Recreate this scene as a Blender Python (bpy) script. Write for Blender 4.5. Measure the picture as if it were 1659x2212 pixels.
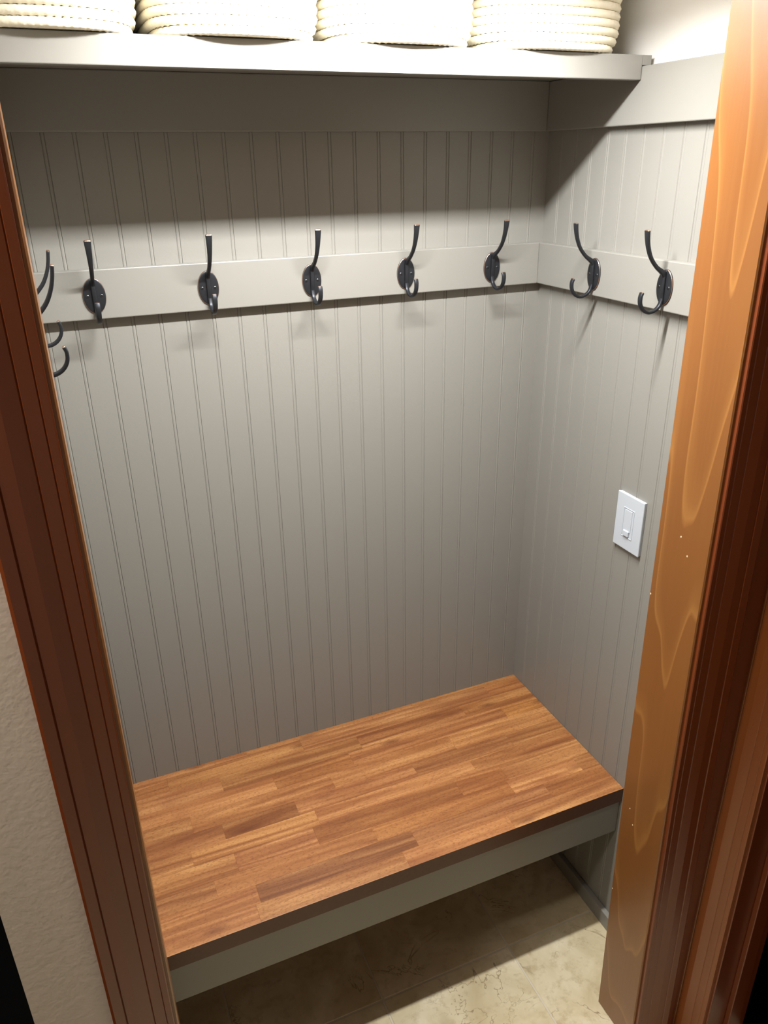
import bpy, bmesh, math, random
from mathutils import Vector, Matrix, noise

# ------------------------------------------------------------------ clear
for o in list(bpy.data.objects):
    bpy.data.objects.remove(o)
C = bpy.context.scene.collection
R = random.Random(7)

# ------------------------------------------------------------------ camera
IW, IH = 1659, 2212
FPX = 1666.4
cam_d = bpy.data.cameras.new('camera')
cam = bpy.data.objects.new('camera', cam_d)
C.objects.link(cam)
cam_d.sensor_fit = 'HORIZONTAL'
cam_d.sensor_width = 36.0
cam_d.lens = 36.0 * FPX / IW
cam_d.clip_start = 0.02
_p, _y, _r = math.radians(24.3746), math.radians(22.6554), math.radians(-0.9626)
fw = Vector((math.sin(_y) * math.cos(_p), math.cos(_y) * math.cos(_p), -math.sin(_p)))
rt0 = Vector((math.cos(_y), -math.sin(_y), 0))
up0 = rt0.cross(fw)
rt = rt0 * math.cos(_r) + up0 * math.sin(_r)
up = up0 * math.cos(_r) - rt0 * math.sin(_r)
M = Matrix((rt, up, -fw)).transposed().to_4x4()
M.translation = Vector((-1.0595, -1.5729, 1.8285))
cam.matrix_world = M
bpy.context.scene.camera = cam

# ------------------------------------------------------------------ world, exposure
LAMP_POWER = 25.0             # watts of the closet light bar
LAMP_COL = (1.0, 0.99, 0.97)
LX, LY, LZ, LL = -0.562, -0.500, 2.108, 0.60
lamp_d = bpy.data.lights.new('light_bar_glow', 'AREA')
lamp_d.shape = 'RECTANGLE'
lamp_d.size, lamp_d.size_y = LL, 0.032
lamp_d.energy = LAMP_POWER
lamp_d.spread = math.radians(164)
lamp_d.color = LAMP_COL
HALL_STRENGTH = 112.0           # dim hall ceiling light
w = bpy.data.worlds.new('world')
bpy.context.scene.world = w
w.use_nodes = True
w.node_tree.nodes['Background'].inputs[0].default_value = (1.0, 0.93, 0.85, 1)
w.node_tree.nodes['Background'].inputs[1].default_value = 0.004
vs = bpy.context.scene.view_settings
vs.view_transform = 'Standard'
vs.look = 'None'
vs.exposure = 0.0
vs.gamma = 1.0
vs.use_curve_mapping = False

# ------------------------------------------------------------------ material helpers
def srgb(r, g, b):
    f = lambda c: ((c / 255 + 0.055) / 1.055) ** 2.4 if c > 10 else c / 255 / 12.92
    return (f(r), f(g), f(b), 1)

class NT:
    def __init__(s, name):
        s.m = bpy.data.materials.new(name)
        s.m.use_nodes = True
        s.t = s.m.node_tree
        s.b = s.t.nodes['Principled BSDF']
    def n(s, typ, **kw):
        nd = s.t.nodes.new(typ)
        for k, v in kw.items():
            if k.startswith('i_'):
                nd.inputs[k[2:].replace('_', ' ')].default_value = v
            else:
                setattr(nd, k, v)
        return nd
    def l(s, a, b):
        s.t.links.new(a, b)
    def coords(s, scale=(1, 1, 1), rot=(0, 0, 0), loc=(0, 0, 0), rnd=0.0):
        tc = s.n('ShaderNodeTexCoord')
        src = tc.outputs['Object']
        if rnd:
            oi = s.n('ShaderNodeObjectInfo')
            mul = s.n('ShaderNodeMath', operation='MULTIPLY')
            mul.inputs[1].default_value = rnd
            s.l(oi.outputs['Random'], mul.inputs[0])
            cx = s.n('ShaderNodeCombineXYZ')
            s.l(mul.outputs[0], cx.inputs[0]); s.l(mul.outputs[0], cx.inputs[1]); s.l(mul.outputs[0], cx.inputs[2])
            ad = s.n('ShaderNodeVectorMath', operation='ADD')
            s.l(src, ad.inputs[0]); s.l(cx.outputs[0], ad.inputs[1])
            src = ad.outputs[0]
        mp = s.n('ShaderNodeMapping')
        mp.inputs['Scale'].default_value = scale
        mp.inputs['Rotation'].default_value = rot
        mp.inputs['Location'].default_value = loc
        s.l(src, mp.inputs[0])
        return mp.outputs[0]
    def noise(s, vec, scale, detail=3, rough=0.55, dist=0.0):
        nd = s.n('ShaderNodeTexNoise')
        nd.inputs['Scale'].default_value = scale
        nd.inputs['Detail'].default_value = detail
        nd.inputs['Roughness'].default_value = rough
        nd.inputs['Distortion'].default_value = dist
        s.l(vec, nd.inputs['Vector'])
        return nd.outputs['Fac']
    def ramp(s, fac, stops):
        nd = s.n('ShaderNodeValToRGB')
        e = nd.color_ramp.elements
        e[0].position, e[0].color = stops[0]
        e[1].position, e[1].color = stops[-1]
        for p, c in stops[1:-1]:
            x = e.new(p); x.color = c
        s.l(fac, nd.inputs[0])
        return nd.outputs[0]
    def mix(s, a, b, fac, mode='MIX'):
        nd = s.n('ShaderNodeMix', data_type='RGBA', blend_type=mode)
        for sock, val in ((nd.inputs[0], fac), (nd.inputs[6], a), (nd.inputs[7], b)):
            if hasattr(val, 'links') or isinstance(val, bpy.types.NodeSocket):
                s.l(val, sock)
            else:
                sock.default_value = val
        return nd.outputs[2]
    def bump(s, h, strength, dist):
        nd = s.n('ShaderNodeBump')
        nd.inputs['Strength'].default_value = strength
        nd.inputs['Distance'].default_value = dist
        s.l(h, nd.inputs['Height'])
        s.l(nd.outputs[0], s.b.inputs['Normal'])
    def col(s, c):
        if isinstance(c, bpy.types.NodeSocket):
            s.l(c, s.b.inputs['Base Color'])
        else:
            s.b.inputs['Base Color'].default_value = c
    def set(s, rough=0.5, metal=0.0, spec=0.5, coat=0.0, coat_rough=0.1):
        s.b.inputs['Roughness'].default_value = rough
        s.b.inputs['Metallic'].default_value = metal
        s.b.inputs['Specular IOR Level'].default_value = spec
        s.b.inputs['Coat Weight'].default_value = coat
        s.b.inputs['Coat Roughness'].default_value = coat_rough

def paint(name, c, rough=0.42, bump=0.15, bscale=240, spec=0.4, bdist=0.0006):
    t = NT(name)
    v = t.coords()
    n1 = t.noise(v, 5, 2)
    d = tuple(x * 0.95 for x in c[:3]) + (1,)
    t.col(t.mix(d, c, n1))
    t.set(rough, spec=spec)
    t.bump(t.noise(v, bscale, 2), bump, bdist)
    return t.m

def wood_frame(name, dark, mid, line, lines_k=0.62):
    """stained softwood with long golden growth lines along Z"""
    t = NT(name)
    v = t.coords((1, 1, 1))
    low = t.noise(t.coords((3.0, 8.0, 0.75)), 2.0, 1.2, 0.4)
    # tilted rings give nested cathedral arches on the board face
    rot = t.coords((1, 1, 1), rot=(0, math.radians(-3.4), 0), loc=(0.307, 0.712, 0))
    add = t.n('ShaderNodeVectorMath', operation='MULTIPLY_ADD')
    cx = t.n('ShaderNodeCombineXYZ')
    t.l(low, cx.inputs[0]); t.l(low, cx.inputs[1])
    t.l(cx.outputs[0], add.inputs[0])
    add.inputs[1].default_value = (0.045, 0.045, 0)
    t.l(rot, add.inputs[2])
    wv = t.n('ShaderNodeTexWave', wave_type='RINGS', rings_direction='Z', wave_profile='SAW')
    wv.inputs['Scale'].default_value = 12.5
    wv.inputs['Distortion'].default_value = 0.0
    wv.inputs['Detail'].default_value = 2
    wv.inputs['Detail Scale'].default_value = 3
    t.l(add.outputs[0], wv.inputs['Vector'])
    lines = t.ramp(wv.outputs['Fac'], [(0.0, (0, 0, 0, 1)), (0.72, (0.04, 0.04, 0.04, 1)), (0.90, (0.35, 0.35, 0.35, 1)), (0.965, (1, 1, 1, 1)), (1.0, (0.1, 0.1, 0.1, 1))])
    fine = t.noise(t.coords((220, 220, 3)), 1.0, 3, 0.6)
    blot = t.noise(t.coords((10, 10, 1.6)), 1.0, 3, 0.5)
    base = t.mix(dark, mid, blot)
    base = t.mix(base, tuple(x * 0.86 for x in mid[:3]) + (1,), t.ramp(fine, [(0.42, (0, 0, 0, 1)), (0.66, (0.55, 0.55, 0.55, 1))]))
    mul = t.n('ShaderNodeMath', operation='MULTIPLY'); mul.inputs[1].default_value = lines_k
    t.l(lines, mul.inputs[0])
    t.col(t.mix(base, line, mul.outputs[0]))
    t.set(0.33, spec=0.45, coat=0.25, coat_rough=0.22)
    t.bump(fine, 0.05, 0.0004)
    return t.m

def wood_stave():
    t = NT('butcher_block_wood')
    v = t.coords((1, 1, 1), rnd=37.0)
    def sc(s):
        mp = t.n('ShaderNodeMapping'); mp.inputs['Scale'].default_value = s
        t.l(v, mp.inputs[0]); return mp.outputs[0]
    g1 = t.noise(sc((1.6, 30, 30)), 1.0, 3, 0.55, 1.6)
    g2 = t.noise(sc((3.5, 210, 210)), 1.0, 3, 0.6)
    g3 = t.noise(sc((4, 11, 11)), 1.0, 3, 0.5, 0.8)
    fleck = t.noise(sc((150, 330, 330)), 1.0, 3, 0.65)
    c = t.ramp(g1, [(0.28, srgb(126, 76, 42)), (0.44, srgb(158, 104, 60)), (0.58, srgb(180, 126, 76)), (0.74, srgb(206, 154, 98))])
    c = t.mix(c, srgb(138, 82, 48), t.ramp(g3, [(0.50, (0, 0, 0, 1)), (0.76, (0.5, 0.5, 0.5, 1))]))
    c = t.mix(c, srgb(122, 70, 42), t.ramp(g2, [(0.54, (0, 0, 0, 1)), (0.76, (0.32, 0.32, 0.32, 1))]))
    c = t.mix(c, srgb(112, 62, 36), t.ramp(fleck, [(0.50, (0, 0, 0, 1)), (0.70, (0.6, 0.6, 0.6, 1))]))
    # knots: a few dark smudges drawn out along the grain
    kn = t.n('ShaderNodeTexVoronoi'); kn.inputs['Scale'].default_value = 1.0
    t.l(sc((4.5, 15, 15)), kn.inputs['Vector'])
    kf = t.ramp(kn.outputs['Distance'], [(0.0, (0.75, 0.75, 0.75, 1)), (0.16, (0, 0, 0, 1))])
    c = t.mix(c, srgb(84, 38, 22), kf)
    oi = t.n('ShaderNodeObjectInfo')
    c = t.mix(c, oi.outputs['Color'], 1.0, 'MULTIPLY')
    t.col(c)
    t.set(0.40, spec=0.45, coat=0.35, coat_rough=0.16)
    t.bump(g2, 0.06, 0.0004)
    return t.m

def tile_mat():
    t = NT('travertine_tile')
    v = t.coords((1, 1, 1), rnd=53.0)
    n1 = t.noise(v, 7, 4, 0.6, 0.6)
    n2 = t.noise(v, 38, 4, 0.65)
    c = t.ramp(n1, [(0.30, srgb(186, 170, 134)), (0.50, srgb(206, 193, 160)), (0.70, srgb(222, 212, 184))])
    c = t.mix(c, srgb(176, 158, 122), t.ramp(n2, [(0.52, (0, 0, 0, 1)), (0.70, (0.6, 0.6, 0.6, 1))]))
    # thin brown cracks: level line of a warped noise
    n3 = t.noise(v, 4.2, 5, 0.6, 1.0)
    sub = t.n('ShaderNodeMath', operation='SUBTRACT'); sub.inputs[1].default_value = 0.5
    t.l(n3, sub.inputs[0])
    ab = t.n('ShaderNodeMath', operation='ABSOLUTE'); t.l(sub.outputs[0], ab.inputs[0])
    crack = t.ramp(ab.outputs[0], [(0.0, (0.8, 0.8, 0.8, 1)), (0.006, (0, 0, 0, 1))])
    gate = t.ramp(t.noise(v, 6, 2), [(0.50, (0, 0, 0, 1)), (0.58, (1, 1, 1, 1))])
    m = t.mix(crack, gate, 1.0, 'MULTIPLY')
    c = t.mix(c, srgb(120, 98, 68), m)
    t.col(c)
    t.set(0.42, spec=0.4)
    t.bump(n2, 0.08, 0.0008)
    return t.m

def plain(name, c, rough=0.5, metal=0.0, spec=0.5, nscale=60, var=0.08, bump=0.05):
    t = NT(name)
    v = t.coords()
    n = t.noise(v, nscale, 3)
    t.col(t.mix(tuple(x * (1 - var) for x in c[:3]) + (1,), c, n))
    t.set(rough, metal, spec)
    if bump:
        t.bump(t.noise(v, nscale * 6, 2), bump, 0.0003)
    return t.m

TAUPE = srgb(138, 136, 130)
M_TAUPE = paint('taupe_paint', TAUPE, 0.40)
M_TRIM = paint('taupe_trim_paint', TAUPE, 0.36, 0.08, 120)
M_WHITE = paint('white_wall_paint', srgb(240, 238, 233), 0.6, 0.3, 120)
M_HALL = paint('hall_wall_paint', srgb(206, 196, 184), 0.5, 0.7, 110, 0.4, 0.0008)
M_CEIL = paint('ceiling_paint', srgb(204, 201, 195), 0.7, 0.3, 120)
M_SIDE_LIT = wood_frame('lit_side_wood', srgb(128, 70, 32), srgb(150, 86, 42), srgb(178, 104, 48), 0.0)  # casing stain again, lightened so the light falling on it is in the colour
M_FRAME = wood_frame('stained_frame_wood', srgb(112, 68, 31), srgb(134, 86, 42), srgb(166, 118, 62), 0.5)
M_CASE = wood_frame('stained_casing_wood', srgb(104, 46, 18), srgb(120, 58, 24), srgb(178, 104, 48), 0.0)
M_STAVE = wood_stave()
M_EDGE = plain('dark_stained_edge', srgb(96, 58, 38), 0.38, 0, 0.45, 90, 0.3, 0.05)
M_TILE = tile_mat()
M_GROUT = plain('grout', srgb(206, 198, 180), 0.85, spec=0.2, nscale=200)
M_BRONZE = plain('dark_bronze', srgb(58, 60, 65), 0.40, 0.7, 0.5, 90, 0.25, 0.04)
M_WORN = plain('worn_bronze', srgb(196, 158, 136), 0.30, 0.9, 0.5, 120, 0.25, 0.04)
M_SCREW = plain('screw_steel', srgb(92, 94, 98), 0.28, 0.9, 0.5, 200, 0.2, 0.0)
M_SLOT = plain('screw_slot', srgb(14, 14, 15), 0.6, 0.2, 0.3, 200, 0.1, 0.0)
M_SWITCH = plain('white_plastic', srgb(188, 195, 203), 0.32, 0, 0.5, 40, 0.02, 0.0)
M_ROPE = plain('cream_rope', srgb(248, 240, 218), 0.8, 0, 0.2, 160, 0.14, 0.5)
M_UNLITFLOOR = plain('unlit_floor_black', srgb(16, 16, 17), 0.95, 0, 0.05, 300, 0.3, 0.4)  # near-black colour stands for the darkness of the unlit side rooms
M_UNLITWALL = plain('unlit_wall_black', srgb(24, 22, 22), 0.9, 0, 0.1, 60, 0.1, 0.0)  # walls of the same rooms, their lack of light put into the colour
M_ALU = plain('lamp_aluminium', srgb(190, 190, 192), 0.4, 0.8, 0.5, 100, 0.05, 0.0)
M_FILL = plain('nail_filler', srgb(240, 214, 176), 0.5, 0, 0.4, 100, 0.05, 0.0)
def emit(name, c, s):
    t = NT(name)
    t.b.inputs['Base Color'].default_value = (0.8, 0.8, 0.8, 1)
    t.b.inputs['Emission Color'].default_value = c
    t.b.inputs['Emission Strength'].default_value = s
    return t.m
M_LAMP = emit('light_bar_diffuser', LAMP_COL + (1,), 24.0)

# ------------------------------------------------------------------ mesh helpers
def mesh(name, verts, faces, mat=None, smooth=False):
    me = bpy.data.meshes.new(name)
    me.from_pydata([tuple(v) for v in verts], [], faces)
    me.validate()
    bm = bmesh.new(); bm.from_mesh(me)
    bmesh.ops.recalc_face_normals(bm, faces=bm.faces)
    bm.to_mesh(me); bm.free()
    if mat: me.materials.append(mat)
    if smooth:
        for p in me.polygons: p.use_smooth = True
    return me

def link(name, me, parent=None, loc=(0, 0, 0), rotz=0.0):
    o = bpy.data.objects.new(name, me)
    C.objects.link(o)
    o.location = loc
    o.rotation_euler = (0, 0, rotz)
    if parent: o.parent = parent
    return o

def thing(name, label, cat, loc=(0, 0, 0), rotz=0.0, group=None):
    o = bpy.data.objects.new(name, None)
    C.objects.link(o)
    o.empty_display_size = 0.05
    o.location = loc
    o.rotation_euler = (0, 0, rotz)
    o['label'] = label
    o['category'] = cat
    if group: o['group'] = group
    return o

def struct(o, label, cat):
    o['kind'] = 'structure'
    o['label'] = label
    o['category'] = cat
    return o

def box_vf(x0, x1, y0, y1, z0, z1):
    v = [(x, y, z) for z in (z0, z1) for y in (y0, y1) for x in (x0, x1)]
    f = [(0, 2, 3, 1), (4, 5, 7, 6), (0, 1, 5, 4), (2, 6, 7, 3), (0, 4, 6, 2), (1, 3, 7, 5)]
    return v, f

def boxes(name, bl, mat, bevel=0.0, segs=2):
    V, F = [], []
    for b in bl:
        v, f = box_vf(*b)
        k = len(V)
        V += v; F += [tuple(i + k for i in q) for q in f]
    me = mesh(name, V, F, mat)
    if bevel:
        bm = bmesh.new(); bm.from_mesh(me)
        bmesh.ops.bevel(bm, geom=list(bm.edges), offset=bevel, segments=segs, affect='EDGES', profile=0.5)
        bm.to_mesh(me); bm.free()
    return me

def extrude_profile(name, prof, zs, mat, shift=None, smooth=False):
    """prof: closed list of (x,y); one ring per z, shifted in x by shift(z)"""
    n = len(prof)
    V, F = [], []
    for z in zs:
        dx = shift(z) if shift else 0.0
        V += [(x + dx, y, z) for x, y in prof]
    for k in range(len(zs) - 1):
        for i in range(n):
            j = (i + 1) % n
            F.append((k * n + i, k * n + j, (k + 1) * n + j, (k + 1) * n + i))
    F.append(tuple(range(n - 1, -1, -1)))
    F.append(tuple((len(zs) - 1) * n + i for i in range(n)))
    return mesh(name, V, F, mat, smooth)

def lerp_table(tab):
    def f(z):
        if z <= tab[0][0]: return tab[0][1]
        for (a, b), (c, d) in zip(tab, tab[1:]):
            if z <= c:
                t = (z - a) / (c - a)
                return b + (d - b) * t
        return tab[-1][1]
    return f

# ------------------------------------------------------------------ the closet shell
WID = 1.124            # closet width, corner to corner
DEP = 0.663            # back wall to the inside of the front wall
FY = -0.778            # hall face of the front wall
SX = -0.022            # face of the hall side wall
CEIL = 2.44
PLH = 1.975            # beadboard height
S = 0.05176

def plank_mesh(wd, bead):
    t = 0.010
    p = [(0, t), (0, 0)]
    if bead:
        p += [(0.0009, -0.0), (0.0018, 0.0013), (0.0028, 0.0004), (0.0040, 0.0), (0.0058, 0.0), (0.0070, 0.0004), (0.0080, 0.0013), (0.0089, 0.0)]
    p += [(wd, 0), (wd, t)]
    return extrude_profile('plank', p, [0.0, PLH], M_TAUPE)

PLANK = plank_mesh(S, True)
def panel(wall, start, rotz, n_first, n_full, total):
    """beadboard: starts with a narrow plain strip, then full boards, last one cut to fit"""
    d = Vector((math.cos(rotz), math.sin(rotz), 0))
    o = link('plank', plank_mesh(n_first, False), wall, start, rotz)
    u = n_first
    while u < total - 0.002:
        wdt = min(S, total - u)
        me = PLANK if wdt == S else plank_mesh(wdt, wdt > 0.012)
        link('plank', me, wall, Vector(start) + d * u, rotz)
        u += S

# back wall
wb = link('wall_back', boxes('wall_back', [(-1.247, 0.12, 0.010, 0.12, 0, CEIL)], M_WHITE))
struct(wb, 'taupe beadboard back wall of the closet, white above the shelf', 'wall')
first = (-0.0393 - 20 * S - 0.0048) + WID
panel(wb, (-WID, 0, 0), 0.0, first, 20, WID)
# right wall
wr = link('wall_right', boxes('wall_right', [(0.010, 0.12, -DEP, 0.010, 0, CEIL)], M_WHITE))
struct(wr, 'taupe beadboard side wall carrying the light switch, white at the top', 'wall')
panel(wr, (0, 0, 0), -math.pi / 2, 0.0495 - 0.0048, 12, DEP)
# left wall
wl = link('wall_left', boxes('wall_left', [(-1.247, -WID - 0.010, -DEP, 0.010, 0, CEIL)], M_WHITE))
struct(wl, 'beadboard side wall of the closet behind the dark door casing', 'wall')
panel(wl, (-WID, -DEP, 0), math.pi / 2, 0.020, 12, DEP)

# front wall with the doorway
JL = -1.0700                                   # left jamb face
bowR = lerp_table([(0, -0.1485), (0.41, -0.1600), (0.74, -0.1685), (1.11, -0.1735), (1.5, -0.1770), (2.06, -0.1830)])
HEAD = 2.045
wf = link('wall_front', boxes('wall_front', [(-1.247, JL - 0.020, FY, -DEP, 0, CEIL), (-0.125, 0.12, FY, -DEP, 0, CEIL),
                                            (JL - 0.020, -0.125, FY, -DEP, HEAD + 0.02, CEIL)], M_HALL))
struct(wf, 'textured taupe hall wall beside the dark casing, ending at an outside corner', 'wall')

# ceiling
ce = link('ceiling', boxes('ceiling', [(-3.2, 1.2, -2.8, 0.12, CEIL, CEIL + 0.08)], M_CEIL))
struct(ce, 'white ceiling over closet and hall', 'ceiling')

# floor: grout bed with tiles
fl = link('floor', boxes('floor', [(-1.30, 0.12, -2.7, 0.12, -0.06, -0.0015)], M_GROUT))
struct(fl, 'beige travertine tile floor with pale grout joints', 'floor')
TS, GAP = 0.3475, 0.004
tile_me = boxes('tile', [(GAP / 2, TS - GAP / 2, GAP / 2, TS - GAP / 2, -0.010, 0.0)], M_TILE, 0.0012, 1)
gx0, gy0 = -0.2695, -0.455
for i in range(-3, 2):
    for j in range(-7, 2):
        x, y = gx0 + i * TS, gy0 + j * TS
        x0, x1, y0, y1 = max(x, -1.29), min(x + TS, 0.11), max(y, -2.69), min(y + TS, 0.11)
        if x1 - x0 < 0.02 or y1 - y0 < 0.02: continue
        if x1 - x0 > TS - 1e-4 and y1 - y0 > TS - 1e-4:
            link('tile', tile_me, fl, (x, y, 0))
        else:
            link('tile', boxes('tile', [(GAP / 2, x1 - x0 - GAP / 2, GAP / 2, y1 - y0 - GAP / 2, -0.010, 0.0)], M_TILE, 0.0012, 1), fl, (x0, y0, 0))
# unlit rooms to either side of the hall, darkness painted as near-black surfaces
f2 = link('floor', boxes('floor_dark', [(-3.2, -1.30, -2.7, 1.4, -0.06, 0.0), (0.12, 1.2, -2.7, 0.0, -0.06, 0.0)], M_UNLITFLOOR))
struct(f2, 'floor of the unlit room left of the hall wall, darkness put into its colour', 'floor')
wd_ = link('wall_far', boxes('wall_far', [(-3.28, -3.2, -2.8, 1.4, 0, CEIL), (-3.2, -1.247, 1.4, 1.48, 0, CEIL), (1.2, 1.28, -2.8, 0.12, 0, CEIL), (0.12, 1.2, 0.04, 0.12, 0, CEIL)], M_UNLITWALL))
struct(wd_, 'walls of the unlit rooms, darkness put into their colour', 'wall')
wh = link('wall_hall', boxes('wall_hall', [(-3.2, 1.2, -2.8, -2.7, 0, CEIL)], M_HALL))
struct(wh, 'taupe hall wall opposite the closet', 'wall')

# ------------------------------------------------------------------ door frame of the closet
CAS = [(0, 0), (0, 0.0068), (0.0015, 0.0080), (0.0088, 0.0088), (0.0098, 0.0080), (0.0108, 0.0090), (0.0245, 0.0112), (0.0256, 0.0102), (0.0268, 0.0115),
       (0.0440, 0.0160), (0.0588, 0.0180), (0.0600, 0.0170), (0.0612, 0.0190), (0.0735, 0.0214), (0.0770, 0.0195), (0.0770, 0.0)]
ZS = [0.002, 0.2, 0.41, 0.6, 0.74, 0.92, 1.11, 1.3, 1.5, 1.78, HEAD]
d1 = bpy.data.objects.new('door_1', None); C.objects.link(d1)
struct(d1, 'orange stained wooden door frame around the closet opening', 'door frame')
REV = 0.0055
def jamb_prof(sign):
    # sign +1: solid to the right of the face x=0
    r = 0.002
    p = [(0, -DEP - r), (r, -DEP), (0.02, -DEP), (0.02, FY), (r, FY), (0, FY + r)]
    return [(x * sign, y) for x, y in p]
link('jamb', extrude_profile('jamb', jamb_prof(-1), [0.002, HEAD], M_FRAME, lambda z: JL), d1)
jr = link('jamb', extrude_profile('jamb', jamb_prof(1), ZS, M_FRAME, bowR), d1)
link('jamb', boxes('jamb', [(JL, bowR(HEAD), FY, -DEP, HEAD, HEAD + 0.02)], M_FRAME, 0.0015), d1)
link('casing', extrude_profile('casing', [(-x, FY - t) for x, t in CAS], [0.002, HEAD + 0.08], M_CASE, lambda z: JL - REV), d1)
link('casing', extrude_profile('casing', [(x, FY - t) for x, t in CAS], ZS + [HEAD + 0.08], M_CASE, lambda z: bowR(z) + REV), d1)
hv = []
hc = extrude_profile('casing', [(x, -t) for x, t in CAS], [JL - 0.08, bowR(HEAD) + 0.08], M_CASE)
for v in hc.vertices:
    a, b, c_ = v.co
    v.co = (c_, FY + b, HEAD + REV + a)
link('casing', hc, d1)
link('shaded_gap_strip', boxes('shaded_gap_strip', [(-0.092, SX - 0.001, FY - 0.010, FY, 0.002, HEAD + 0.08)], M_CASE, 0.001), d1)  # dark strip added for the shaded gap between the two casings
# small filled nail holes and chips on the right jamb face
for (y, z) in ((-0.716, 1.262), (-0.735, 1.235), (-0.6875, 0.640), (-0.7005, 0.6075), (-0.6665, 0.388), (-0.6665, 1.128)):
    V = [(0, 0, 0)] + [(0.0, 0.0013 * math.cos(a * math.pi / 4), 0.0020 * math.sin(a * math.pi / 4)) for a in range(8)]
    V = [(-0.0004, y_, z_) if i == 0 else (x_, y_, z_) for i, (x_, y_, z_) in enumerate(V)]
    link('nail_hole', mesh('nail_hole', V, [(0, i + 1, (i + 1) % 8 + 1) for i in range(8)], M_FILL), d1, (bowR(z) - 0.0002, y, z))

# ------------------------------------------------------------------ side wall of the hall with its own door frame
ws = link('wall_side', boxes('wall_side', [(SX, 0.10, -0.844, FY, 0, CEIL), (SX, 0.10, -2.7, -1.72, 0, CEIL), (SX, 0.10, -1.72, -0.844, HEAD + 0.02, CEIL)], M_HALL))
struct(ws, 'hall side wall with a second doorway', 'wall')
d2 = bpy.data.objects.new('door_2', None); C.objects.link(d2)
struct(d2, 'dark stained door frame on the adjoining hall wall at right', 'door frame')
def side_case(y_in, sgn):
    return [(SX - t, y_in + sgn * x) for x, t in CAS]
SJ = -0.8560
link('casing', extrude_profile('casing', side_case(SJ + 0.005, 1), [0.002, HEAD + 0.08], M_SIDE_LIT), d2)
link('casing', extrude_profile('casing', side_case(-1.712, -1), [0.002, HEAD + 0.08], M_SIDE_LIT), d2)
link('jamb', boxes('jamb', [(SX, 0.10, SJ, SJ + 0.012, 0.002, HEAD)], M_CASE, 0.0015), d2)
link('jamb', boxes('jamb', [(SX, 0.10, -1.72, -1.707, 0.002, HEAD)], M_CASE, 0.0015), d2)
link('door_stop', boxes('door_stop', [(0.030, 0.065, SJ - 0.012, SJ, 0.002, HEAD)], M_CASE, 0.0015), d2)
link('door_stop', boxes('door_stop', [(0.030, 0.065, -1.707, -1.695, 0.002, HEAD)], M_CASE, 0.0015), d2)

# ------------------------------------------------------------------ trim boards inside the closet
T = 0.019
ZR0, ZR1 = 1.5697, 1.6587
ZU0, ZU1 = 1.8840, 1.9780
def trim(n, b, label, cat='trim board', bevel=0.0018):
    o = link('trim_%d' % n, boxes('trim', [b], M_TRIM, bevel, 2))
    return struct(o, label, cat)
trim(1, (-WID + T, -T, -T, 0, ZR0, ZR1), 'taupe hook rail along the back wall carrying five hooks')
trim(2, (-T, 0, -DEP, 0, ZR0, ZR1), 'taupe hook rail on the side wall above the switch')
trim(3, (-WID, -WID + T, -DEP, 0, ZR0, ZR1), 'taupe hook rail on the wall behind the dark casing')
trim(4, (-WID + T, -T, -T, 0, ZU0, ZU1), 'wide taupe board on the back wall, shaded under the shelf')
trim(5, (-T, 0, -DEP, 0, ZU0, ZU1 - 0.0005), 'wide taupe board on the side wall under the shelf end')
trim(6, (-WID, -WID + T, -DEP, 0, ZU0, ZU1 - 0.0005), 'wide taupe board above the hooks behind the dark casing')
for nm, b, lb in (('baseboard_right', (-0.014, 0, -DEP, -0.014, 0, 0.046), 'low taupe baseboard on the side wall under the bench'),
                  ('baseboard_back', (-WID, 0, -0.014, 0, 0, 0.046), 'low taupe baseboard along the back wall under the bench'),
                  ('baseboard_left', (-WID, -WID + 0.014, -DEP, -0.014, 0, 0.046), 'low taupe baseboard on the wall behind the dark casing')):
    struct(link(nm, boxes(nm, [b], M_TRIM, 0.002)), lb, 'baseboard')

# ------------------------------------------------------------------ shelf
SFY = -0.306
sh = thing('shelf', 'painted taupe shelf with a deep front edge holding four woven baskets', 'shelf', (-WID / 2, SFY / 2, ZU1))
def child_box(name, parent, b, mat, bevel=0.0015):
    me = boxes(name, [b], mat, bevel)
    o = link(name, me, parent)
    L = parent.location
    for v in me.vertices:
        v.co -= L
    return o
child_box('shelf_board', sh, (-WID + 0.0006, -0.0006, SFY + 0.019, -0.0004, ZU1 + 0.0002, 1.9945), M_TRIM)
child_box('nosing', sh, (-WID + T + 0.0006, -T - 0.0008, SFY, SFY + 0.0188, 1.9555, 1.9945), M_TRIM)
child_box('nosing_end', sh, (-T - 0.0007, -0.0006, SFY, SFY + 0.0188, ZU1 + 0.0004, 1.9945), M_TRIM, 0.0008)
child_box('nosing_end', sh, (-WID + 0.0006, -WID + T + 0.0005, SFY, SFY + 0.0188, ZU1 + 0.0004, 1.9945), M_TRIM, 0.0008)

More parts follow.
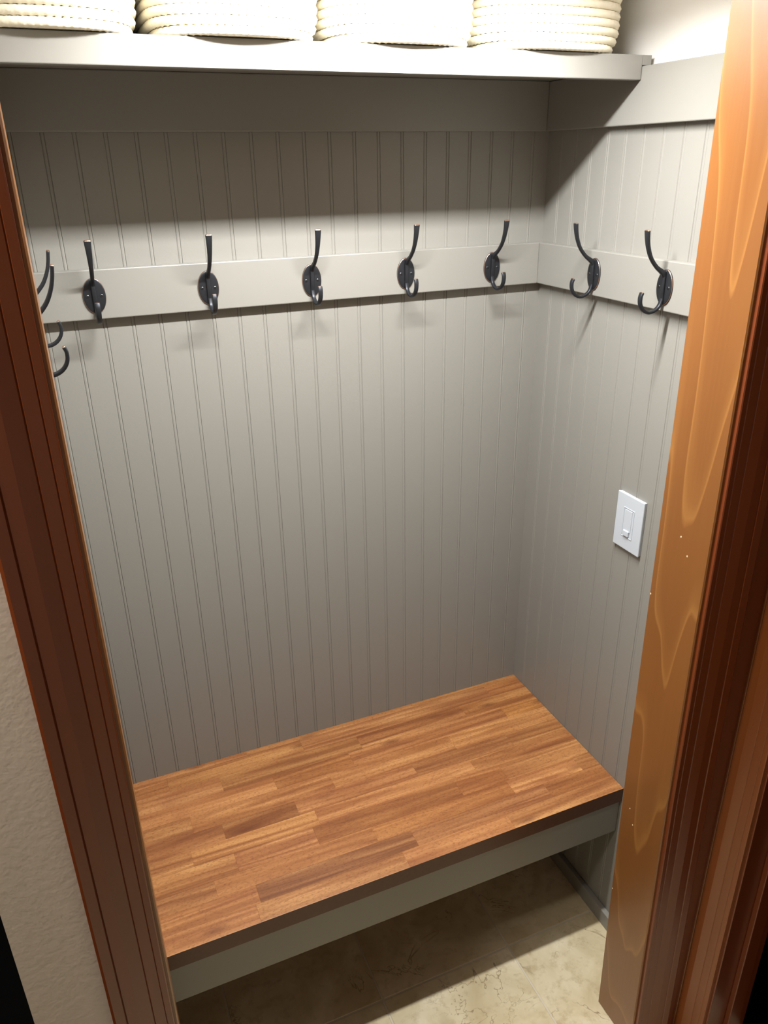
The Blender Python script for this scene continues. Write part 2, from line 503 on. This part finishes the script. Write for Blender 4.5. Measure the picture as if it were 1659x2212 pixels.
# ------------------------------------------------------------------ bench
ZB = 0.4573
BF = -0.4944
ZBB = 0.4170
bench = thing('bench', 'built-in bench with a glossy brown butcher-block seat over a taupe apron', 'bench', (-WID / 2, BF / 2, 0))
rows = [0.0, -0.0150, -0.0625, -0.1130, -0.1600, -0.2135, -0.2600, -0.3060, -0.3590, -0.4045, -0.4500, BF]
joints = {0: [-0.80, -0.33], 1: [-1.00, -0.66, -0.110], 2: [-0.88, -0.52, -0.215], 3: [-0.76, -0.56, -0.1155], 4: [-0.97, -0.63, -0.30],
          5: [-0.907, -0.735, -0.43, -0.16], 6: [-0.986, -0.70, -0.292], 7: [-0.90, -0.72, -0.36, -0.235], 8: [-0.955, -0.598, -0.2446, -0.052],
          9: [-0.877, -0.521, -0.169], 10: [-0.888, -0.562, -0.30]}
tint = {(1, 3): (1.0, .96, .9), (3, 3): (1.12, 1.12, .92), (5, 1): (.68, .60, .56), (8, 3): (1.18, 1.2, 1.22), (9, 1): (.74, .70, .72), (8, 2): (.92, .84, .76),
        (9, 3): (.86, .80, .74), (10, 0): (1.08, 1.06, 1.08), (9, 0): (1.08, 1.06, 1.04), (3, 1): (.82, .74, .66), (7, 2): (.86, .80, .74), (2, 3): (.84, .77, .70),
        (6, 1): (1.06, 1.05, 1.0), (7, 3): (.9, .82, .76), (8, 1): (1.05, 1.03, 1.0)}
for k in range(len(rows) - 1):
    y1, y0 = rows[k], rows[k + 1]
    xs = [-WID + 0.0008] + joints[k] + [-0.0008]
    for i in range(len(xs) - 1):
        x0, x1 = xs[i], xs[i + 1]
        hx, hy, hz = (x1 - x0) / 2, (y1 - y0) / 2, (ZB - ZBB) / 2
        me = boxes('stave', [(-hx, hx, -hy, hy, -hz, hz)], M_STAVE)
        bm = bmesh.new(); bm.from_mesh(me)
        es = [e for e in bm.edges if all(v.co.z > 0 for v in e.verts)]
        fr = [e for e in es if all(v.co.y < 0 for v in e.verts)] if k == len(rows) - 2 else []
        oth = [e for e in es if e not in fr]
        bmesh.ops.bevel(bm, geom=oth, offset=0.00035, segments=1, affect='EDGES')
        if fr:
            e2 = [e for e in bm.edges if all(v.co.z > hz - 1e-5 and v.co.y < -hy + 1e-5 for v in e.verts)]
            bmesh.ops.bevel(bm, geom=e2, offset=0.0030, segments=3, affect='EDGES', profile=0.5)
        bm.to_mesh(me); bm.free()
        me.materials.append(M_EDGE)
        for p in me.polygons:
            if p.normal.y < -0.97 and k == len(rows) - 2: p.material_index = 1
        o = link('stave', me, bench, Vector(((x0 + x1) / 2, (y0 + y1) / 2, (ZB + ZBB) / 2)) - bench.location)
        c = tint.get((k, i))
        if c is None:
            s = R.uniform(0.86, 1.06)
            c = (s, s * R.uniform(0.95, 1.0), s * R.uniform(0.92, 1.0))
        o.color = (c[0], c[1], c[2], 1)
child_box('apron', bench, (-WID + 0.0008, -0.0008, BF + 0.006, BF + 0.025, 0.3150, ZBB - 0.0002), M_TRIM)
child_box('cleat', bench, (-WID + 0.0008, -0.0008, -0.020, -0.001, 0.350, ZBB - 0.0002), M_TRIM)
child_box('cleat', bench, (-0.020, -0.001, BF + 0.026, -0.021, 0.350, ZBB - 0.0002), M_TRIM)
child_box('cleat', bench, (-WID + 0.001, -WID + 0.020, BF + 0.026, -0.021, 0.350, ZBB - 0.0002), M_TRIM)

# ------------------------------------------------------------------ coat hooks
def catmull(pts, n):
    P = [pts[0]] + list(pts) + [pts[-1]]
    out = []
    for i in range(1, len(P) - 2):
        for k in range(n):
            t = k / n
            q = []
            for a in range(len(pts[0])):
                p0, p1, p2, p3 = P[i - 1][a], P[i][a], P[i + 1][a], P[i + 2][a]
                q.append(0.5 * (2 * p1 + (p2 - p0) * t + (2 * p0 - 5 * p1 + 4 * p2 - p3) * t * t + (3 * p1 - p0 - 3 * p2 + p3) * t ** 3))
            out.append(tuple(q))
    out.append(tuple(pts[-1]))
    return out

def sweep(name, pts, n=5, m=14, worn_tip=True):
    """pts: (d out of wall, z, width, thickness); lies in the local plane x=0, wall normal is -y"""
    cs = catmull(pts, n)
    V, F = [], []
    for i, (d, z, wd, th) in enumerate(cs):
        a = cs[max(i - 1, 0)]; b = cs[min(i + 1, len(cs) - 1)]
        td, tz = b[0] - a[0], b[1] - a[1]
        L = math.hypot(td, tz) or 1
        nd, nz = -tz / L, td / L
        for k in range(m):
            an = 2 * math.pi * (k + 0.5) / m
            ca, sa = math.cos(an), math.sin(an)
            e = 0.55
            px = math.copysign(abs(ca) ** e, ca) * wd / 2
            pn = math.copysign(abs(sa) ** e, sa) * th / 2
            V.append((px, -(d + nd * pn), z + nz * pn))
    N = len(cs)
    for i in range(N - 1):
        for k in range(m):
            F.append((i * m + k, i * m + (k + 1) % m, (i + 1) * m + (k + 1) % m, (i + 1) * m + k))
    F.append(tuple(range(m)))
    # slightly domed end
    V2 = V[-m:]
    c = [sum(v[a] for v in V2) / m for a in range(3)]
    d0, d1_ = cs[-2], cs[-1]
    L = math.hypot(d1_[0] - d0[0], d1_[1] - d0[1]) or 1
    ex = Vector((0, -(d1_[0] - d0[0]) / L, (d1_[1] - d0[1]) / L)) * 0.0012
    base = len(V)
    V += [tuple(Vector(c) + (Vector(v) - Vector(c)) * 0.78 + ex) for v in V2]
    o0 = (N - 1) * m
    tipf = []
    for k in range(m):
        F.append((o0 + k, o0 + (k + 1) % m, base + (k + 1) % m, base + k)); tipf.append(len(F) - 1)
    F.append(tuple(base + k for k in range(m))); tipf.append(len(F) - 1)
    me = mesh(name, V, F, M_BRONZE, True)
    me.materials.append(M_WORN)
    for p in me.polygons:
        if p.center is not None and all(i >= o0 for i in p.vertices):
            p.material_index = 1
            p.use_smooth = False
    return me

UP = sweep('upper_prong', [(0.003, 0.012, 0.0078, 0.006), (0.006, 0.023, 0.0078, 0.011), (0.014, 0.0290, 0.0074, 0.0088), (0.0265, 0.0375, 0.0072, 0.0066), (0.0400, 0.0520, 0.0076, 0.0060),
                           (0.0485, 0.0680, 0.0088, 0.0056), (0.0535, 0.0840, 0.0104, 0.0054), (0.0560, 0.1000, 0.0124, 0.0054)], 5)
LOW = sweep('lower_prong', [(0.003, -0.012, 0.0080, 0.006), (0.0045, -0.0230, 0.0080, 0.0075), (0.0100, -0.0340, 0.0078, 0.0062), (0.0205, -0.0412, 0.0078, 0.0060), (0.0335, -0.0430, 0.0080, 0.0060),
                            (0.0455, -0.0372, 0.0084, 0.0058), (0.0530, -0.0265, 0.0088, 0.0056), (0.0545, -0.0145, 0.0092, 0.0054), (0.0520, -0.0065, 0.0094, 0.0054)], 5)
def plate():
    a, b = 0.0203, 0.0320
    m = 40
    rings = [(1.0, 0.0002), (1.0, 0.0020), (0.97, 0.0029), (0.90, 0.0033), (0.6, 0.0038), (0.25, 0.0041)]
    V, F = [], []
    for s, d in rings:
        for k in range(m):
            t = 2 * math.pi * k / m
            V.append((a * s * math.cos(t) if s > .9 else (a * s) * math.cos(t), -d, b * s * math.sin(t)))
    for i in range(len(rings) - 1):
        for k in range(m):
            F.append((i * m + k, i * m + (k + 1) % m, (i + 1) * m + (k + 1) % m, (i + 1) * m + k))
    F.append(tuple(range(m))); F.append(tuple((len(rings) - 1) * m + k for k in range(m)))
    me = mesh('back_plate', V, F, M_BRONZE, True)
    me.materials.append(M_WORN)
    for p in me.polygons:
        if all(m <= i < 3 * m for i in p.vertices): p.material_index = 1
    return me
PLATE = plate()
SPINE = sweep('spine', [(0.003, -0.0285, 0.0060, 0.003), (0.0042, -0.022, 0.0078, 0.0050), (0.0052, -0.008, 0.0086, 0.0066), (0.0056, 0.008, 0.0086, 0.0070), (0.0052, 0.021, 0.0080, 0.0064), (0.003, 0.0285, 0.0060, 0.003)], 4, 14)
SPINE.materials.clear(); SPINE.materials.append(M_BRONZE)
def screw():
    m = 16
    V, F = [], []
    for r, d in ((0.0032, 0.0), (0.0032, 0.0006), (0.0026, 0.0013), (0.0012, 0.0016)):
        V += [(r * math.cos(2 * math.pi * k / m), -d, r * math.sin(2 * math.pi * k / m)) for k in range(m)]
    for i in range(3):
        for k in range(m):
            F.append((i * m + k, i * m + (k + 1) % m, (i + 1) * m + (k + 1) % m, (i + 1) * m + k))
    F.append(tuple(3 * m + k for k in range(m)))
    me = mesh('screw', V, F, M_SCREW, True)
    me.materials.append(M_SLOT)
    bm = bmesh.new(); bm.from_mesh(me)
    for b in ((-0.0017, 0.0017, -0.0018, -0.0014, -0.00035, 0.00035), (-0.00035, 0.00035, -0.00181, -0.0014, -0.0017, 0.0017)):
        v, f = box_vf(*b)
        vs_ = [bm.verts.new(q) for q in v]
        for q in f:
            fc = bm.faces.new([vs_[i] for i in q]); fc.material_index = 1
    bm.to_mesh(me); bm.free()
    return me
SCREW = screw()
HZ = 1.6125
GRP = 'dark coat hooks on the closet rails'
def hook(loc, rotz, label):
    h = thing('coat_hook', label, 'coat hook', loc, rotz, GRP)
    bp = link('back_plate', PLATE, h)
    link('spine', SPINE, h)
    link('upper_prong', UP, h)
    link('lower_prong', LOW, h)
    for s in (-1, 1):
        link('screw', SCREW, bp, (s * 0.0122, -0.0030, 0.0))
    return h
back_labels = ['dark bronze coat hook on the back rail, nearest the inside corner by the side-wall hooks',
               'dark bronze coat hook on the back rail, second from the inside corner',
               'dark bronze coat hook in the middle of the five on the back rail',
               'dark bronze coat hook on the back rail, second from the dark casing',
               'dark bronze coat hook on the back rail, nearest the dark casing, seen head-on']
for i in range(5):
    hook((-0.1419 - i * 0.21006, -T, HZ), 0.0, back_labels[i])
hook((-T, -0.2251, HZ), -math.pi / 2, 'dark bronze coat hook on the side-wall rail, nearer the inside corner')
hook((-T, -0.4338, HZ), -math.pi / 2, 'dark bronze coat hook on the side-wall rail, nearer the orange door frame')
hook((-WID + T, -0.2251, HZ), math.pi / 2, 'coat hook peeking past the dark casing, higher and farther back of the two')
hook((-WID + T, -0.4338, HZ), math.pi / 2, 'coat hook peeking past the dark casing, lower and nearer of the two')

# ------------------------------------------------------------------ light switch
sw = thing('light_switch', 'white dimmer light switch with a slider on the taupe side wall', 'light switch', (0, -0.4035, 1.1195), -math.pi / 2)
link('wall_plate', boxes('wall_plate', [(-0.0405, 0.0405, -0.0040, 0.0, -0.0615, 0.0615)], M_SWITCH, 0.0008), sw)
def frame_mesh(name, w0, h0, w1, h1, d0, d1_, mat, bev):
    return boxes(name, [(-w0, w0, -d1_, -d0, h1, h0), (-w0, w0, -d1_, -d0, -h0, -h1), (-w0, -w1, -d1_, -d0, -h1, h1), (w1, w0, -d1_, -d0, -h1, h1)], mat, bev)
fp = link('cover', boxes('cover', [(-0.0415, 0.0415, -0.0085, -0.0040, -0.0625, 0.0625)], M_SWITCH, 0.0018, 3), sw)
# raised insert with paddle and slider
ins = link('insert', frame_mesh('insert', 0.0168, 0.0335, 0.0148, 0.0320, 0.0080, 0.0096, M_SWITCH, 0.0004), sw)
link('paddle', boxes('paddle', [(-0.0118, 0.0105, -0.0098, -0.0080, -0.0195, 0.0300)], M_SWITCH, 0.0007), ins)
sl = boxes('slider', [(-0.0095, 0.0075, -0.0128, -0.0082, -0.0300, -0.0165)], M_SWITCH, 0.0018, 3)
link('slider', sl, ins)

# ------------------------------------------------------------------ woven rope baskets on the shelf
def basket_path(wd, dp, bulge, n):
    """rounded rectangle, front side (y negative) bowed outwards"""
    out = []
    e = 0.32
    for k in range(n):
        t = 2 * math.pi * k / n
        c, s = math.cos(t), math.sin(t)
        x = math.copysign(abs(c) ** e, c) * wd / 2
        y = math.copysign(abs(s) ** e, s) * dp / 2
        if y < 0:
            y -= bulge * max(0.0, 1 - (2 * x / wd) ** 2) * (-2 * y / dp)
        out.append(Vector((x, y, 0)))
    # resample evenly
    L = [0.0]
    for i in range(n):
        L.append(L[-1] + (out[(i + 1) % n] - out[i]).length)
    tot = L[-1]
    res = []
    j = 0
    for k in range(n):
        d = tot * k / n
        while L[j + 1] < d: j += 1
        f = (d - L[j]) / max(1e-9, L[j + 1] - L[j])
        res.append(out[j % n].lerp(out[(j + 1) % n], f))
    return res, tot

def rope_ring(name, wd, dp, bulge, r, n=260, m=8):
    P, tot = basket_path(wd, dp, bulge, n)
    twists = int(tot / 0.011)
    V, F = [], []
    for i in range(n):
        t = (P[(i + 1) % n] - P[i - 1]).normalized()
        nn = Vector((t.y, -t.x, 0))
        ph = 2 * math.pi * twists * i / n
        for k in range(m):
            a = 2 * math.pi * k / m
            rr = r * (1 + 0.13 * math.cos(2 * a + ph * 1.0))
            V.append(P[i] + nn * (math.cos(a) * rr) + Vector((0, 0, math.sin(a) * rr)))
    for i in range(n):
        for k in range(m):
            F.append((i * m + k, i * m + (k + 1) % m, ((i + 1) % n) * m + (k + 1) % m, ((i + 1) % n) * m + k))
    return mesh(name, V, F, M_ROPE, True)

def basket(xa, xb, label, bulge):
    wd = xb - xa
    dp = 0.262
    b = thing('storage_basket', label, 'basket', ((xa + xb) / 2, -0.163, 1.9950), 0.0, 'woven baskets on the shelf')
    r = 0.0064
    ring = rope_ring('rope_coil', wd - 2 * r, dp, bulge, r)
    n = 17
    for i in range(n):
        z = r * 1.02 + i * 0.0124
        o = link('rope_coil', ring, b, (0, 0, z))
        s = (0.930, 0.975, 0.995)[i] if i < 3 else 1.0
        o.scale = (s, (0.965, 0.99, 1.0)[i] if i < 3 else 1.0, 1)
        if i == 0: o.scale[1] = 0.985
        o.rotation_euler = (0, 0, 0)
    # woven base
    P, _ = basket_path((wd - 2 * r) * 0.93, dp * 0.96, bulge, 60)
    V = [(p.x, p.y, 0.001) for p in P] + [(p.x, p.y, 0.008) for p in P]
    F = [tuple(range(60))[::-1], tuple(range(60, 120))] + [(i, (i + 1) % 60, 60 + (i + 1) % 60, 60 + i) for i in range(60)]
    link('base', mesh('base', V, F, M_ROPE), b)
    return b
basket(-1.118, -0.874, 'white woven rope basket on the shelf, above the hooks behind the dark casing', 0.030)
basket(-0.868, -0.606, 'white woven rope basket on the shelf, second from the dark casing', 0.030)
basket(-0.600, -0.340, 'white woven rope basket on the shelf, second from the orange door frame', 0.024)
basket(-0.334, -0.048, 'white woven rope basket at the shelf end by the orange door frame', 0.024)

# ------------------------------------------------------------------ lamps
lb = thing('light_bar', 'slim white light bar hanging in front of the woven baskets', 'lamp', (LX, LY, LZ))
link('diffuser', boxes('diffuser', [(-LL / 2, LL / 2, -0.016, 0.016, 0.0012, 0.0300)], M_LAMP), lb)
glow = bpy.data.objects.new('glow', lamp_d)
C.objects.link(glow)
glow.parent = lb
link('housing', boxes('housing', [(-LL / 2 - 0.01, LL / 2 + 0.01, -0.014, 0.014, 0.0302, 0.048)], M_ALU, 0.003), lb)
for s in (-1, 1):
    link('hanging_rod', boxes('hanging_rod', [(s * 0.15 - 0.003, s * 0.15 + 0.003, -0.003, 0.003, 0.048, CEIL - LZ)], M_ALU), lb)
hl = thing('ceiling_light', 'round flush ceiling light in the hall outside the closet', 'lamp', (-1.75, -1.00, CEIL))
def disc(name, r, z0, z1, m, mat):
    V = [(r * math.cos(2 * math.pi * k / m), r * math.sin(2 * math.pi * k / m), z) for z in (z0, z1) for k in range(m)]
    F = [(k, (k + 1) % m, m + (k + 1) % m, m + k) for k in range(m)] + [tuple(range(m)), tuple(range(m, 2 * m))]
    return mesh(name, V, F, mat)
link('rim', disc('rim', 0.165, -0.03, 0.0, 32, M_ALU), hl)
link('diffuser', disc('diffuser', 0.15, -0.05, -0.0305, 32, emit('hall_lamp_diffuser', (1.0, 0.90, 0.78, 1), HALL_STRENGTH)), hl)
